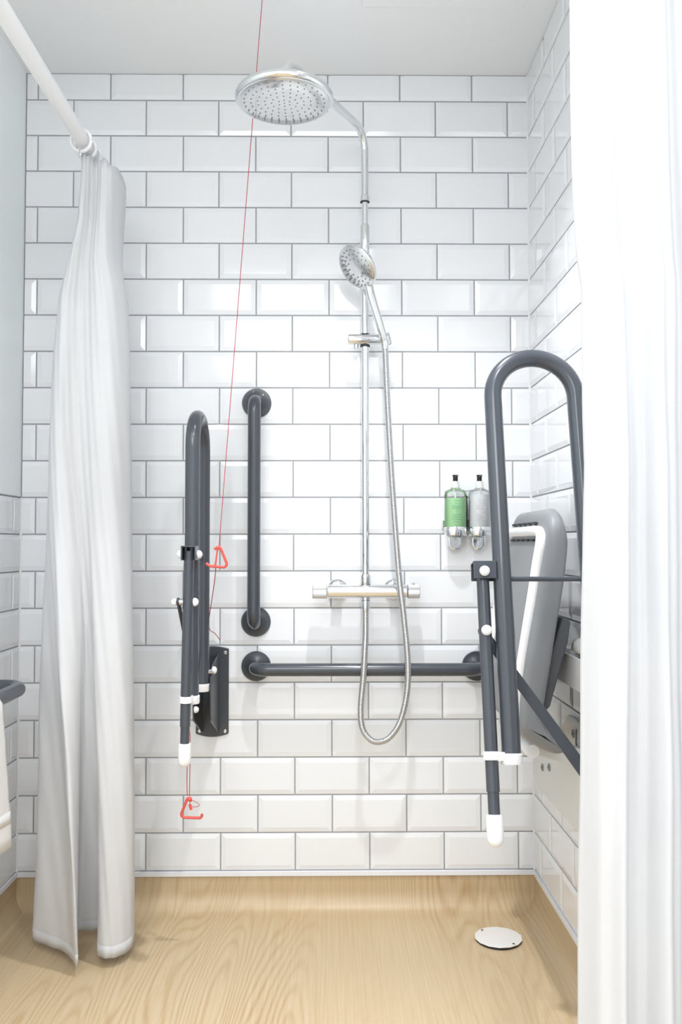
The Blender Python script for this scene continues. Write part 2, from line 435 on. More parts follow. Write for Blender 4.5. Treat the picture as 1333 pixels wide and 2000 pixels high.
# ------------------------------------------------------------------ fixed grab bars
TR = 0.0175
def grab_bar(loc, label, ends, off, group='slate grey grab bars'):
    """ends: two wall points; off: vector from wall to tube axis"""
    t = thing('grab_bar', label, 'grab bar', loc, group)
    a, b = Vector(ends[0]), Vector(ends[1]); o = Vector(off)
    MB().tube(fillet([a+o*0.03, a+o, b+o, b+o*0.03], 0.048, 12), TR, 24).build('bar', 'rail', t)
    for e in (a, b):
        fl = MB().lathe([(0.0405, 0.0), (0.0405, 0.008), (0.0385, 0.0115), (0.022, 0.0125), (TR, 0.0165)], e, o, 40).build('flange', 'raildark', t, angle=50)
        for k in range(2):
            pass
    return t
grab_bar((-0.7598, 0, 0.972), 'upright slate grey grab bar on the back wall between two round flanges', [(-0.7595, 0.001, 1.2724), (-0.7600, 0.001, 0.6716)], (0, -0.075, 0))
grab_bar((-0.457, 0, 0.5505), 'long level slate grey grab bar on the back wall passing behind the hose loop', [(-0.7589, 0.001, 0.5510), (-0.1559, 0.001, 0.5502)], (0, -0.075, 0))
grab_bar((XL, -0.58, 0.54), 'slate grey grab bar on the left wall with a white towel over it', [(XL-0.001, -0.262, 0.5395), (XL-0.001, -0.95, 0.5395)], (0.110, 0, 0))

# ------------------------------------------------------------------ folded hinged support rails
def hinged_rail(label, A0, s, u, L, dw, legw, sp=0.166):
    s = Vector(s).normalized(); u = Vector(u).normalized(); n = -(s.cross(u)); A0 = Vector(A0)
    P = lambda a, h, wd=0.0: A0 + s*a + u*h + n*wd
    t = thing('hinged_support_rail', label, 'support rail', tuple(P(dw, 0)), 'hinged support rails folded up')
    # main U tube
    path = [P(0, 0.012), P(0, L)] + [P(sp/2-sp/2*math.cos(k/24*PI), L+sp/2*math.sin(k/24*PI)) for k in range(1, 24)] + [P(sp, L), P(sp, 0.012)]
    MB().tube(path, TR, 24).build('loop_tube', 'rail', t)
    for a in (0, sp):
        MB().lathe([(0.0185, 0.0), (0.0195, 0.002), (0.0195, 0.018), (0.0178, 0.0195)], P(a, -0.004), u, 28).build('end_cap', 'white', t)
    # cross rod
    hb = 0.345
    MB().tube([P(0.005, hb-0.012, 0.0), P(sp-0.005, hb-0.012, 0.0)], 0.0048, 14).build('cross_rod', 'rail', t)
    # saddle bracket holding the leg: two cheeks under a web
    m = MB(); la = -0.0365
    for sg in (-1, 1): m.obox(P(-0.035, hb+0.003, sg*0.0155), s, u, n, 0.0215, 0.0165, 0.0016)
    m.obox(P(-0.035, hb+0.0185, 0), s, u, n, 0.0215, 0.0016, 0.0171)
    m.build('leg_bracket', 'rail', t, bevel=0.0012)
    # leg: outer tube, inner tube, rubber foot, clip
    w0, w1 = legw
    Lg = lambda h: P(la, h, w0+(w1-w0)*(hb-h)/0.45)
    MB().tube([Lg(hb+0.008), Lg(hb-0.004), Lg(-0.05)], 0.0121, 20).build('leg', 'rail', t)
    inner = MB().tube([Lg(-0.045), Lg(-0.105)], 0.0106, 20).build('leg_extension', 'rail', t)
    ax = (Lg(-0.2)-Lg(0)).normalized()
    MB().lathe([(0.0135, 0.0), (0.0145, 0.003), (0.0150, 0.03), (0.0148, 0.040)] + [(0.0148*math.cos(i/6*PI/2*.97), 0.040+0.014*math.sin(i/6*PI/2)) for i in range(1, 7)],
               Lg(-0.088), ax, 24).build('rubber_foot', 'white', t)
    MB().lathe([(0.0128, 0.0), (0.0148, 0.001), (0.0148, 0.0145), (0.0128, 0.0155)], Lg(0.019), ax, 24).obox(P(-0.018, 0.0105, w0*.5+w1*.4), s, u, n, 0.012, 0.0075, 0.011).build('leg_clip', 'white', t)
    # white knobs
    def knob(c, d, r=0.0098):
        MB().lathe([(r*0.8, 0.0), (r, 0.002)] + [(r*math.cos(i/6*PI/2*.98), 0.004+0.0085*math.sin(i/6*PI/2)) for i in range(7)], c, d, 24).build('pivot_knob', 'white', t)
    knob(P(la, hb, 0.0172), n); knob(P(la, hb, -0.0172), -n)
    hk = 0.235; wk = w0+(w1-w0)*(hb-hk)/0.45
    knob(P(la, hk, wk-0.0118), -n)
    MB().lathe([(0.0065, 0), (0.0065, 0.004), (0.0085, 0.0045), (0.0085, 0.0075), (0.006, 0.008), (0.006, 0.010)], P(la, hk, wk+0.011), n, 20).build('pivot_washer', 'satin', t)
    knob(P(la, hk, wk+0.0265), n, 0.008)
    # flat strut to the wall bracket
    e0, e1 = P(la, hk, wk+0.0225), P(dw-0.055, -0.072, 0.0225)
    d = (e1-e0); half = d.length/2; d.normalize()
    cr_ = d.cross(n); sw = 0.0118
    st = [(half*sg+sw*math.cos(q), sw*math.sin(q)) for sg, qs in ((1, range(-6, 7)), (-1, range(6, 19))) for q in [i*PI/12 for i in qs]]
    st = [(a*1.0, b*(0.75 if a < -half*0.9 else 1.05)) for a, b in st]
    mid = (e0+e1)/2
    MB().prism(st, lambda a, b: mid+d*a+cr_*b+n*0.0024, lambda a, b: mid+d*a+cr_*b-n*0.0024).build('flat_strut', 'raildark', t, bevel=0.0008)
    # wall plate with curved ends and the channel that carries the hinge
    poly = []
    for i in range(13):
        q = -0.0445+0.089*i/12; poly.append((q, 0.0905-0.007*(q/0.0445)**2))
    for i in range(13):
        q = 0.0445-0.089*i/12; poly.append((q, -0.1545+0.009*(q/0.0445)**2))
    off = -0.004
    MB().prism(poly, lambda q, h: P(dw, h, off+q), lambda q, h: P(dw-0.006, h, off+q)).build('wall_plate', 'raildark', t, bevel=0.0015)
    for (q, h) in ((-0.035, 0.073), (0.035, 0.073), (-0.035, -0.139), (0.035, -0.139)):
        MB().lathe([(0.005, 0), (0.005, 0.001), (0.0035, 0.0018), (0.0022, 0.0006)], P(dw-0.006, h, off+q), -s, 16).build('screw', 'satin', t)
    for sg in (-1, 1):
        cp = [(dw-0.005, 0.074), (sp+0.02, 0.056), (sp-0.005, 0.03), (sp-0.01, -0.0), (sp+0.0, -0.08), (dw-0.03, -0.135), (dw-0.005, -0.140)]
        MB().prism(cp, lambda a, h: P(a, h, sg*0.0200), lambda a, h: P(a, h, sg*0.0238)).build('hinge_cheek', 'raildark', t, bevel=0.0015)
    MB().tube([P(sp, 0.045, -0.03), P(sp, 0.045, 0.03)], 0.006, 14).build('hinge_pin', 'satin', t)
    knob(P(sp+0.004, 0.048, -0.0245), -n); knob(P(sp+0.004, 0.048, 0.0245), n, 0.009)
    knob(P(sp-0.004, -0.050, 0.0195), -n, 0.0085)
    return t
hinged_rail('slate grey hinged support rail folded up against the back wall beside the upright grab bar',
            (-0.8818, -0.328, 0.515), (0, 1, 0), (0, 0, 1), 0.598, 0.3265, (0.001, 0.009))
hinged_rail('large slate grey hinged support rail folded up in front of the grey shower seat',
            (-0.2292, -0.800, 0.492), (1, 0.0, 0), (0.0, 0.2142, 0.9768), 0.703, 0.2285, (0.004, -0.004))

# ------------------------------------------------------------------ overhead shower on its riser
RX, RY = -0.4620, -0.070
t = thing('shower_riser', 'tall chrome shower riser with a round overhead rain head', 'shower', (RX, 0, 0.78))
MB().tube([(RX, RY, 0.772), (RX, RY, 1.70)], 0.0102, 20).build('lower_pipe', 'chrome', t)
MB().lathe([(0.0125, 0.776), (0.0135, 0.779), (0.0135, 0.799), (0.0118, 0.803)], (RX, RY, 0), (0, 0, 1), 24).build('pipe_nut', 'chrome', t)
MB().lathe([(0.0112, 1.664), (0.0128, 1.667), (0.0128, 1.742), (0.0105, 1.748)], (RX, RY, 0), (0, 0, 1), 24).build('sleeve', 'chrome', t)
MB().tube([(RX, RY, 1.745), (RX, RY, 1.815)], 0.0088, 20).build('upper_pipe', 'chrome', t)
MB().lathe([(0.0128, 1.8105), (0.0128, 1.824), (0.0118, 1.8265), (0.0105, 1.828)], (RX, RY, 0), (0, 0, 1), 24).build('collar', 'chrome', t)
MB().lathe([(0.0129, 1.8090), (0.0129, 1.8107)], (RX, RY, 0), (0, 0, 1), 24).build('collar_seal', 'slot', t)
wb = MB().lathe([(0.0235, 0.0), (0.0235, 0.006), (0.021, 0.009), (0.012, 0.011), (0.011, 0.060)], (RX, 0.001, 1.672), (0, -1, 0), 28).build('wall_bracket', 'chrome', t)
HX, HY, HZ = -0.6552, -0.5163, 1.8500
arm = fillet([(RX, RY, 1.82), (RX, RY, 2.004), (-0.630, -0.458, 1.953), (HX, HY, 1.932), (HX, HY, 1.868)], 0.052, 10)
MB().tube(arm, 0.0102, 20).build('shower_arm', 'chrome', t)
hd = MB().lathe([(0.0985, -0.0025), (0.1040, -0.001), (0.1075, 0.004), (0.1078, 0.008), (0.1050, 0.0135), (0.094, 0.0175), (0.060, 0.0215), (0.030, 0.026), (0.022, 0.031), (0.0185, 0.040), (0.017, 0.052), (0.0125, 0.060), (0.006, 0.062)],
                 (HX, HY, HZ), (0, 0, 1), 72).build('rain_head', 'chrome', t, angle=60)
MB().lathe([(0.0985, -0.0020), (0.0970, -0.0034), (0.050, -0.0040), (0.0005, -0.0042)], (HX, HY, HZ), (0, 0, 1), 72, caps=False).build('spray_face', 'spray', hd, angle=60)
nz = MB()
for r, cnt in ((0.0, 1), (0.013, 6), (0.028, 12), (0.043, 18), (0.058, 22), (0.073, 28), (0.088, 32)):
    for i in range(cnt):
        a = 2*PI*(i+0.5*(cnt % 4 == 2))/cnt
        nz.lathe([(0.0019, -0.0036), (0.0016, -0.0047), (0.0005, -0.0049)], (HX+r*math.cos(a), HY+r*math.sin(a), HZ), (0, 0, 1), 8)
nz.build('spray_nozzles', 'nozzle', hd, kind='stuff')
# sliding holder
sl = MB().lathe([(0.0125, 0.0), (0.0146, 0.002), (0.0146, 0.094), (0.0135, 0.096)], (-0.5087, RY-0.006, 1.4325), (1, 0, 0), 28).build('slider', 'chrome', t)
MB().lathe([(0.0128, -0.0185), (0.0128, -0.014)], (RX, RY, 1.4325), (0, 0, 1), 24).build('slider_seal', 'slot', sl)
MB().lathe([(0.0125, 0.0146), (0.0125, 0.0165)], (RX, RY, 1.4325), (0, 0, 1), 24).build('slider_seal', 'slot', sl)
MB().lathe([(0.0058, -0.0255), (0.0062, -0.024), (0.0062, -0.012)], (-0.4865, RY-0.006, 1.4325), (0, 0, 1), 16).build('lock_button', 'satin', sl)
HD = Vector((-0.3, -0.07, 0.95)).normalized()
MB().lathe([(0.0125, -0.016), (0.0142, -0.012), (0.0155, 0.008), (0.0140, 0.012)], (-0.4075, RY-0.012, 1.432), HD, 24).build('hand_shower_cradle', 'chrome', t)
MB().lathe([(0.015, 0.0), (0.0172, 0.002), (0.0172, 0.0055), (0.0150, 0.008)], (-0.4068, RY-0.010, 1.4345), (1, 0, -0.15), 28).build('end_disc', 'chrome', t)

# hand shower
HB = Vector((-0.4105, -0.092, 1.424)); HN = Vector((-0.4868, -0.142, 1.6067))
t = thing('hand_shower', 'chrome hand shower resting in the sliding holder on the riser', 'hand shower', tuple(HB))
nrm = Vector((-0.66, -0.45, -0.60)).normalized()
handle = catmull([HB, HB+(HN-HB)*0.3+Vector((0.006, 0, -0.004)), HB+(HN-HB)*0.62+Vector((0.010, 0.004, 0.0)), Vector((-0.4600, -0.122, 1.585)), HN-nrm*0.010], 8)
rr = [0.0098+0.0022*min(1, i/20) for i in range(len(handle))]
MB().tube(handle, rr, 20).build('handle', 'chrome', t)
hh = MB().lathe([(0.058, -0.002), (0.0615, 0.0), (0.0625, 0.004), (0.060, 0.009), (0.048, 0.015), (0.028, 0.020), (0.010, 0.022)], HN, -nrm, 56).build('spray_head', 'chrome', t, angle=60)
MB().lathe([(0.058, -0.0015), (0.057, -0.0030), (0.0005, -0.0036)], HN, -nrm, 56, caps=False).build('spray_face', 'spray', hh, angle=60)
MB().lathe([(0.0165, -0.0030), (0.0155, -0.0056), (0.010, -0.0066), (0.002, -0.0070)], HN+Vector((0.012, 0, 0.010)), -nrm, 28, sx=0.7).build('spray_selector', 'chrome', hh)
n1 = nrm.cross(Vector((0, 0, 1))).normalized(); n2 = nrm.cross(n1); nz = MB()
for r, cnt in ((0.026, 10), (0.038, 16), (0.050, 22)):
    for i in range(cnt):
        a = 2*PI*i/cnt + r*20
        nz.lathe([(0.0024, 0.0026), (0.0021, 0.0044), (0.0008, 0.0047)], HN+n1*(r*math.cos(a))+n2*(r*math.sin(a)), nrm, 8)
nz.build('spray_nozzles', 'nozzle', hh, kind='stuff')

# hose
t = thing('shower_hose', 'ribbed chrome shower hose hanging in a long loop below the mixer', 'shower hose', (-0.46, -0.075, 0.70))
pts = [(RX-0.0005, -0.070, 0.705), (-0.4632, -0.080, 0.6427), (-0.4665, -0.101, 0.590), (-0.4700, -0.105, 0.5348), (-0.4770, -0.104, 0.4541), (-0.4725, -0.103, 0.4034), (-0.4540, -0.103, 0.3755), (-0.4310, -0.104, 0.3675), (-0.4017, -0.105, 0.3795),
       (-0.3740, -0.106, 0.4210), (-0.3565, -0.107, 0.4941), (-0.3535, -0.107, 0.5749), (-0.3640, -0.106, 0.6967), (-0.3760, -0.104, 0.8053), (-0.3924, -0.100, 1.0374), (-0.4044, -0.096, 1.2713), (-0.4085, -0.093, 1.38), (-0.4100, -0.092, 1.412)]
hp = resample(catmull(pts, 14), 0.00098)
MB().tube(hp, [0.0078+0.0010*(1, 0.55, -0.8, 0.55)[i % 4] for i in range(len(hp))], 12).build('hose', 'hose', t, angle=180)
MB().lathe([(0.0105, 0.0), (0.0112, 0.002), (0.0112, 0.018), (0.0095, 0.030)], (RX, -0.070, 0.733), (0, 0, -1), 20).build('hose_nut', 'chrome', t)
MB().lathe([(0.0098, 0.0), (0.0098, 0.014), (0.0080, 0.022)], (-0.4098, -0.092, 1.424), (0.03, 0, -1), 20).build('hose_nut', 'chrome', t)

# thermostatic bar mixer
t = thing('shower_mixer', 'chrome bar mixer valve with a knurled knob at each end', 'mixer valve', (RX, 0, 0.7577))
VZ = 0.7577
MB().lathe([(0.0172, -0.1020), (0.0184, -0.1005), (0.0184, 0.1085), (0.0172, 0.1100)], (RX, RY, VZ), (1, 0, 0), 40).build('valve_body', 'chrome', t)
def knurl(x0, x1, name):
    n = 60; prof = [(0.0176, x0), (0.0188, x0+0.0015), (0.0188, x1-0.0015), (0.0176, x1)]
    m = MB(); base = len(m.v)
    for (r, x) in prof:
        for k in range(n*2):
            a = PI*k/n; q = r-(0.0006 if k % 2 else 0)
            m.v.append((x, RY+q*math.cos(a), VZ+q*math.sin(a)))
    W = n*2
    for i in range(3):
        for k in range(W): m.f.append((i*W+k, i*W+(k+1) % W, (i+1)*W+(k+1) % W, (i+1)*W+k))
    m.f.append(tuple(range(W))); m.f.append(tuple(reversed(range(3*W, 4*W))))
    return m.build(name, 'knob', t, angle=25)
knurl(-0.6035, -0.5655, 'flow_knob')
kb = knurl(-0.3505, -0.3182, 'temperature_knob')
MB().lathe([(0.0042, 0.0180), (0.0042, 0.0215), (0.003, 0.0228)], (-0.3352, RY, VZ), (0, -0.15, 1), 16).build('safety_button', 'satin', kb)
for x in (-0.5362, -0.3818):
    un = MB().lathe([(0.0300, 0.0), (0.0300, 0.003), (0.0275, 0.010), (0.020, 0.0145), (0.0145, 0.016)], (x, 0.0005, VZ+0.002), (0, -1, 0), 36).build('union_rosette', 'chrome', t, angle=60)
    MB().lathe([(0.0138, 0.014), (0.0138, 0.060)], (x, 0.0005, VZ+0.001), (0, -1, 0), 24).build('inlet_pipe', 'chrome', un)
MB().lathe([(0.0112, 0.0), (0.0112, 0.009)], (RX, RY, VZ-0.0165), (0, 0, -1), 20).build('outlet', 'chrome', t)
MB().lathe([(0.0114, 0.0), (0.0114, 0.0012)], (RX, RY, 0.7345), (0, 0, -1), 20).build('outlet_seal', 'slot', t)

# ------------------------------------------------------------------ soap dispensers
GX, WX, BYD = -0.2180, -0.1530, -0.052
t = thing('dispenser_holder', 'chrome double wall holder carrying two pump bottles', 'dispenser holder', (-0.186, 0, 0.93))
MB().box(-0.250, -0.121, -0.010, 0.0, 0.925, 0.952).build('back_bar', 'chrome', t, bevel=0.003)
MB().box(-0.1885, -0.1815, -0.03, 0.0, 0.918, 1.015).build('spine', 'black', t, bevel=0.002)
for x in (GX, WX):
    m = MB()
    for i in range(2):
        pass
    outer = [(0.0300, 0.0), (0.0306, 0.001), (0.0306, 0.0225), (0.0300, 0.0235)]
    m.lathe(outer, (x, BYD, 0.906), (0, 0, 1), 40, sx=0.80, ref=(1, 0, 0)).build('cup', 'chrome', t)
    # tongue below the cup: rounded shield
    poly = [(-0.019, 0.0), (0.019, 0.0)] + [(0.019*math.cos(i/12*PI), -0.018-0.021*math.sin(i/12*PI)) for i in range(13)]
    tg = MB().prism(poly, lambda q, h: (x+q+0.001, -0.030, 0.905+h), lambda q, h: (x+q+0.001, -0.004, 0.905+h)).build('tongue', 'chrome', t, bevel=0.004)
    MB().lathe([(0.0042, 0), (0.0042, 0.002), (0.003, 0.003)], (x+0.001, -0.030, 0.896), (0, -1, 0), 16).build('lock_screw', 'satin', tg)
arc = [(-0.246, -0.03, 1.026), (-0.225, -0.062, 1.0275), (-0.20, -0.045, 1.027), (-0.186, -0.032, 1.0275), (-0.17, -0.045, 1.029), (-0.15, -0.064, 1.030), (-0.126, -0.03, 1.029)]
MB().tube(catmull(arc, 8), 0.0016, 8).build('retaining_wire', 'satin', t)
def bottle(x, zt, label, fill, ink, fill_top):
    t = thing('pump_bottle', label, 'pump bottle', (x, BYD, 0.912), 'pump bottles in the chrome holder')
    bz = 0.912; e = dict(sx=0.78, ref=(1, 0, 0))
    MB().lathe([(0.0288, 0.0), (0.0296, 0.003), (0.0296, 0.103), (0.0285, 0.110), (0.024, 0.116), (0.014, 0.120), (0.011, 0.124)], (x, BYD, bz), (0, 0, 1), 40, **e).build('bottle_body', 'clear', t)
    MB().lathe([(0.0275, 0.001), (0.0285, 0.004), (0.0285, fill_top), (0.028, fill_top+0.0005)], (x, BYD, bz), (0, 0, 1), 40, **e).build('liquid', fill, t)
    MB().tube([(x, BYD, bz+0.03), (x, BYD, bz+0.125)], 0.002, 8).build('dip_tube', 'white', t)
    z = bz+0.122
    MB().lathe([(0.0108, 0.0), (0.0112, 0.001), (0.0112, 0.0175), (0.0105, 0.0185)], (x, BYD, z), (0, 0, 1), 24).build('pump_collar', 'enamel', t)
    hd = MB().lathe([(0.0068, 0.0185), (0.0068, 0.030), (0.0078, 0.034), (0.0088, 0.0355), (0.006, 0.036)], (x, BYD, z), (0, 0, 1), 24).build('pump_head', 'black', t)
    MB().tube([(x, BYD, z+0.031), (x, BYD-0.016, z+0.031), (x, BYD-0.021, z+0.028)], 0.0032, 10).build('spout', 'black', hd)
    rnd = random.Random(int(x*-1000)); m = MB()
    for (zz, h, n, wd) in ((0.088, 0.0010, 5, 0.018), (0.080, 0.0010, 3, 0.012), (0.070, 0.0048, 6, 0.025), (0.060, 0.0020, 1, 0.003), (0.050, 0.0012, 6, 0.022), (0.044, 0.0012, 6, 0.022), (0.037, 0.0010, 7, 0.026), (0.031, 0.0010, 5, 0.018)):
        step = wd/n
        for i in range(n):
            q = -wd/2+step*(i+.5); hw = step*rnd.uniform(.22, .4)
            def yy(qq): return BYD-0.78*math.sqrt(max(0, 0.0300**2-qq*qq))
            n0 = len(m.v); a, b = q-hw, q+hw
            m.v += [(x+a, yy(a), bz+zz-h), (x+b, yy(b), bz+zz-h), (x+b, yy(b), bz+zz+h), (x+a, yy(a), bz+zz+h)]; m.f.append((n0, n0+1, n0+2, n0+3))
    m.build('label_print', ink, t, kind='stuff', fix=False, smooth=False)
    return t
bottle(GX, 1.0, 'clear pump bottle of green shower gel in the chrome holder', 'gel', 'printg', 0.094)
bottle(WX, 1.0, 'clear pump bottle of white lotion beside the green one', 'lotion', 'print', 0.104)

# ------------------------------------------------------------------ emergency pull cords
def tri_handle(t, pts, r, tail=None, name='triangle_handle'):
    MB().tube(fillet(pts, 0.008, 6), r, 12).build(name, 'red', t)
t = thing('pull_cord', 'long red emergency cord from the ceiling, its triangle hooked by the folded rail', 'pull cord', (-0.712, -0.3898, ZC), 'red emergency pull cords')
top, tp = Vector((-0.712, -0.3898, ZC)), Vector((-0.8148, -0.3578, 0.8775))
MB().lathe([(0.034, 0.0), (0.034, 0.012), (0.030, 0.020), (0.008, 0.024), (0.004, 0.027)], top, (0, 0, -1), 32).build('ceiling_switch', 'white', t)
MB().tube([top+(tp-top)*(i/30)+Vector((0, 0, 0)) for i in range(31)], 0.00085, 8).build('cord', 'cord', t)
tri_handle(t, [tp+Vector((-0.010, 0, -0.006)), tp+Vector((-0.004, -0.001, -0.0005)), tp+Vector((0.004, 0, -0.003)), Vector((-0.7925, -0.356, 0.8290)), Vector((-0.8365, -0.356, 0.8330)), Vector((-0.8450, -0.3565, 0.8395))], 0.0033)
MB().lathe(dome(0.0052, 0.005), tp+Vector((0, 0, -0.002)), (0, 0, 1), 12).lathe(dome(0.0052, 0.004), tp+Vector((0, 0, -0.002)), (0, 0, -1), 12).build('knot', 'red', t)
MB().tube(catmull([tp+Vector((-0.002, 0, -0.005)), (-0.8222, -0.351, 0.8400), (-0.8271, -0.3349, 0.803), (-0.8400, -0.285, 0.758), (-0.8538, -0.2214, 0.7198), (-0.8722, -0.1197, 0.6815), (-0.8782, -0.0485, 0.6531), (-0.8673, -0.0382, 0.6438), (-0.8548, -0.0276, 0.6247)], 8), 0.0010, 8).build('loose_end', 'cord', t)
MB().tube([tp+Vector((-0.003, -0.002, -0.004)), (-0.8215, -0.358, 0.845), (-0.8245, -0.357, 0.8305)], 0.0020, 8).build('hook_stem', 'red', t)

t = thing('pull_cord', 'short red cord with an open triangle hanging below the white foot of the folded rail', 'pull cord', (-0.8977, -0.26, 0.2731), 'red emergency pull cords')
tp = Vector((-0.8980, -0.2541, 0.2731))
MB().tube([(-0.8930, -0.3280, 0.5125), (-0.9000, -0.2980, 0.47), (-0.9024, -0.2640, 0.42), (-0.9028, -0.2567, 0.3424), (-0.9036, -0.255, 0.305), tp+Vector((-0.0045, 0, 0.002))], 0.0009, 8).build('cord', 'cord', t)
MB().tube([(-0.8880, -0.3280, 0.5125), (-0.8935, -0.2960, 0.47), (-0.8950, -0.2640, 0.42), (-0.8962, -0.2567, 0.3424), tp+Vector((0.0005, 0, 0.002))], 0.0009, 8).build('cord', 'cord', t)
tri_handle(t, [tp+Vector((0.004, 0, -0.012)), tp+Vector((0.003, 0, -0.003)), tp+Vector((-0.004, 0, -0.004)), Vector((-0.9205, -0.2525, 0.2235)), Vector((-0.8690, -0.2525, 0.2215)), Vector((-0.8665, -0.2525, 0.2310))], 0.0034)
MB().lathe(dome(0.0062, 0.006), tp+Vector((0.001, 0, -0.006)), (0, 0, 1), 12).lathe(dome(0.0062, 0.005), tp+Vector((0.001, 0, -0.006)), (0, 0, -1), 12).build('knot', 'red', t)
MB().tube(catmull([tp+Vector((0.003, 0, -0.008)), (-0.8890, -0.2540, 0.2640), (-0.8760, -0.2540, 0.2570), (-0.8740, -0.2540, 0.2510), (-0.8850, -0.2540, 0.2485), (-0.8945, -0.2540, 0.2510)], 8), 0.0007, 8).build('cord_loop', 'cord', t)
MB().tube([(-0.8965, -0.254, 0.2545), (-0.8925, -0.254, 0.2420)], 0.0036, 10).build('snapped_end', 'red', t)
MB().tube([tp+Vector((0.001, 0, -0.008)), (-0.8962, -0.254, 0.254)], 0.0007, 6).build('cord_loop', 'cord', t)

# ------------------------------------------------------------------ folded shower seat
prof = [(-0.0767, 0.9600), (-0.0660, 0.9500), (-0.0620, 0.9300), (-0.0620, 0.9071), (-0.0683, 0.8437), (-0.0768, 0.7803), (-0.0853, 0.7275), (-0.0981, 0.6429), (-0.1108, 0.5690), (-0.1172, 0.5267), (-0.1087, 0.4950),
        (-0.0908, 0.4717), (-0.0739, 0.4540), (-0.0749, 0.4442), (-0.0908, 0.4435), (-0.1172, 0.4548), (-0.1437, 0.4717), (-0.1616, 0.4929), (-0.1637, 0.5373), (-0.1595, 0.5849), (-0.1510, 0.6430), (-0.1403, 0.7064),
        (-0.1308, 0.7592), (-0.1212, 0.8226), (-0.1120, 0.8755), (-0.1043, 0.9178), (-0.0990, 0.9440), (-0.0900, 0.9570)]
SY0, SY1 = -0.586, -0.190
t = thing('shower_seat', 'grey fold-up shower seat with a white tubular frame on the right wall', 'shower seat', (0, -0.39, 0.33))  # a fold-up seat hinged on the right wall
def seat_rows():
    pts = [p.to_2d() for p in catmull([Vector((a, b, 0)) for a, b in prof] + [Vector((prof[0][0], prof[0][1], 0))], 3)][:-1]
    cx = sum(p.x for p in pts)/len(pts); rows = []
    NS = 28; ER = 0.014; CR = 0.075
    for i in range(NS+1):
        q = i/NS
        f = 0.5-0.5*math.cos(q*PI)
        y = SY0+(SY1-SY0)*f
        d = min(y-SY0, SY1-y)
        ins = ER-math.sqrt(max(0, ER*ER-(ER-min(d, ER))**2))
        drop = CR-math.sqrt(max(0, CR*CR-(CR-min(d, CR))**2))
        r = []
        for j, p in enumerate(pts):
            a, b = pts[j-1], pts[(j+1) % len(pts)]
            tg = (b-a).normalized(); nn = Vector((tg.y, -tg.x))
            x, z = p.x, p.y
            inner = Vector((x, z)) - nn*ins*SGN
            wt = max(0, min(1, (z-0.62)/0.34)); wt = wt*wt*(3-2*wt)
            wb = max(0, min(1, (0.52-z)/0.07))
            r.append((inner.x, y, inner.y - drop*wt + 0.3*drop*wb))
        rows.append(r)
    return rows
_area = sum(prof[i-1][0]*prof[i][1]-prof[i][0]*prof[i-1][1] for i in range(len(prof)))
SGN = 1 if _area > 0 else -1
rows = seat_rows(); m = MB(); W = len(rows[0])
for r in rows: m.v += r
for i in range(len(rows)-1):
    for j in range(W): m.f.append((i*W+j, i*W+(j+1) % W, (i+1)*W+(j+1) % W, (i+1)*W+j))
for base in (0, (len(rows)-1)*W):                           # close both ends by pairing the two flanks
    for j in range(0, W//2):
        a, b, c_, d_ = j, j+1, W-1-j, (W-j) % W
        q = [base+a, base+b, base+c_, base+d_]
        q = [x for i_, x in enumerate(q) if x not in q[:i_]]
        if len(q) >= 3: m.f.append(tuple(q))
sh = m.build('seat_shell', 'seat', t, angle=50)

def under(z):                                               # x of the seat's underside at height z
    tab = [(0.4929, -0.1616), (0.5373, -0.1637), (0.5849, -0.1595), (0.6430, -0.1510), (0.7064, -0.1403), (0.7592, -0.1308), (0.8226, -0.1212), (0.8755, -0.1120), (0.9178, -0.1043)]
    for (a, xa), (b, xb) in zip(tab, tab[1:]):
        if z <= b: return xa+(xb-xa)*(z-a)/(b-a)
    return tab[-1][1]
zs = [0.50, 0.55, 0.62, 0.70, 0.78, 0.84, 0.885]
near = [(under(z)-0.002, -0.556, z) for z in zs]; far = [(under(z)-0.002, -0.222, z) for z in reversed(zs)]
fr = MB().tube(catmull(near+[(under(0.908)-0.002, -0.540, 0.905), (under(0.912)-0.002, -0.50, 0.911), (under(0.912)-0.002, -0.38, 0.911), (under(0.912)-0.002, -0.27, 0.911), (under(0.908)-0.002, -0.236, 0.905)]+far, 6), 0.0120, 20).build('seat_frame', 'white', t)
for dz in (-0.019, 0.018):
    for y in (-0.475, -0.425, -0.375, -0.325, -0.275):
        z = 0.911+dz
        MB().obox((under(min(z, .917))-0.0015, y, z), Vector((0, 1, 0)), Vector((0.17, 0, 0.985)).normalized(), Vector((1, 0, -0.17)).normalized(), 0.015, 0.0024, 0.004).build('frame_slot', 'slot', t, bevel=0.001)
pad = [(-0.0680, 0.7284), (-0.0560, 0.7270), (-0.0502, 0.7175), (-0.0557, 0.6795), (-0.0950, 0.5440), (-0.1050, 0.5330), (-0.1130, 0.5450), (-0.1010, 0.6300)]
MB().prism(pad, lambda a, b: (a, -0.552, b), lambda a, b: (a, -0.23, b)).build('support_pad', 'pad', t, bevel=0.004)
MB().tube([(-0.128, -0.535, 0.447), (-0.128, -0.530, 0.447), (-0.128, -0.24, 0.447), (-0.128, -0.235, 0.447)], [0.014, 0.016, 0.016, 0.014], 24).build('hinge_barrel', 'white', t)
for y in (-0.47, -0.30):
    MB().prism([(-0.135, 0.462), (-0.135, 0.432), (-0.011, 0.398), (-0.011, 0.440)], lambda a, b: (a, y-0.012, b), lambda a, b: (a, y+0.012, b)).build('hinge_arm', 'enamel', t, bevel=0.003)
plate = [(-0.03, 0.295), (-0.045, 0.313), (-0.30, 0.440), (-0.385, 0.493), (-0.47, 0.490), (-0.55, 0.430), (-0.55, 0.300), (-0.50, 0.250), (-0.08, 0.245), (-0.04, 0.262)]
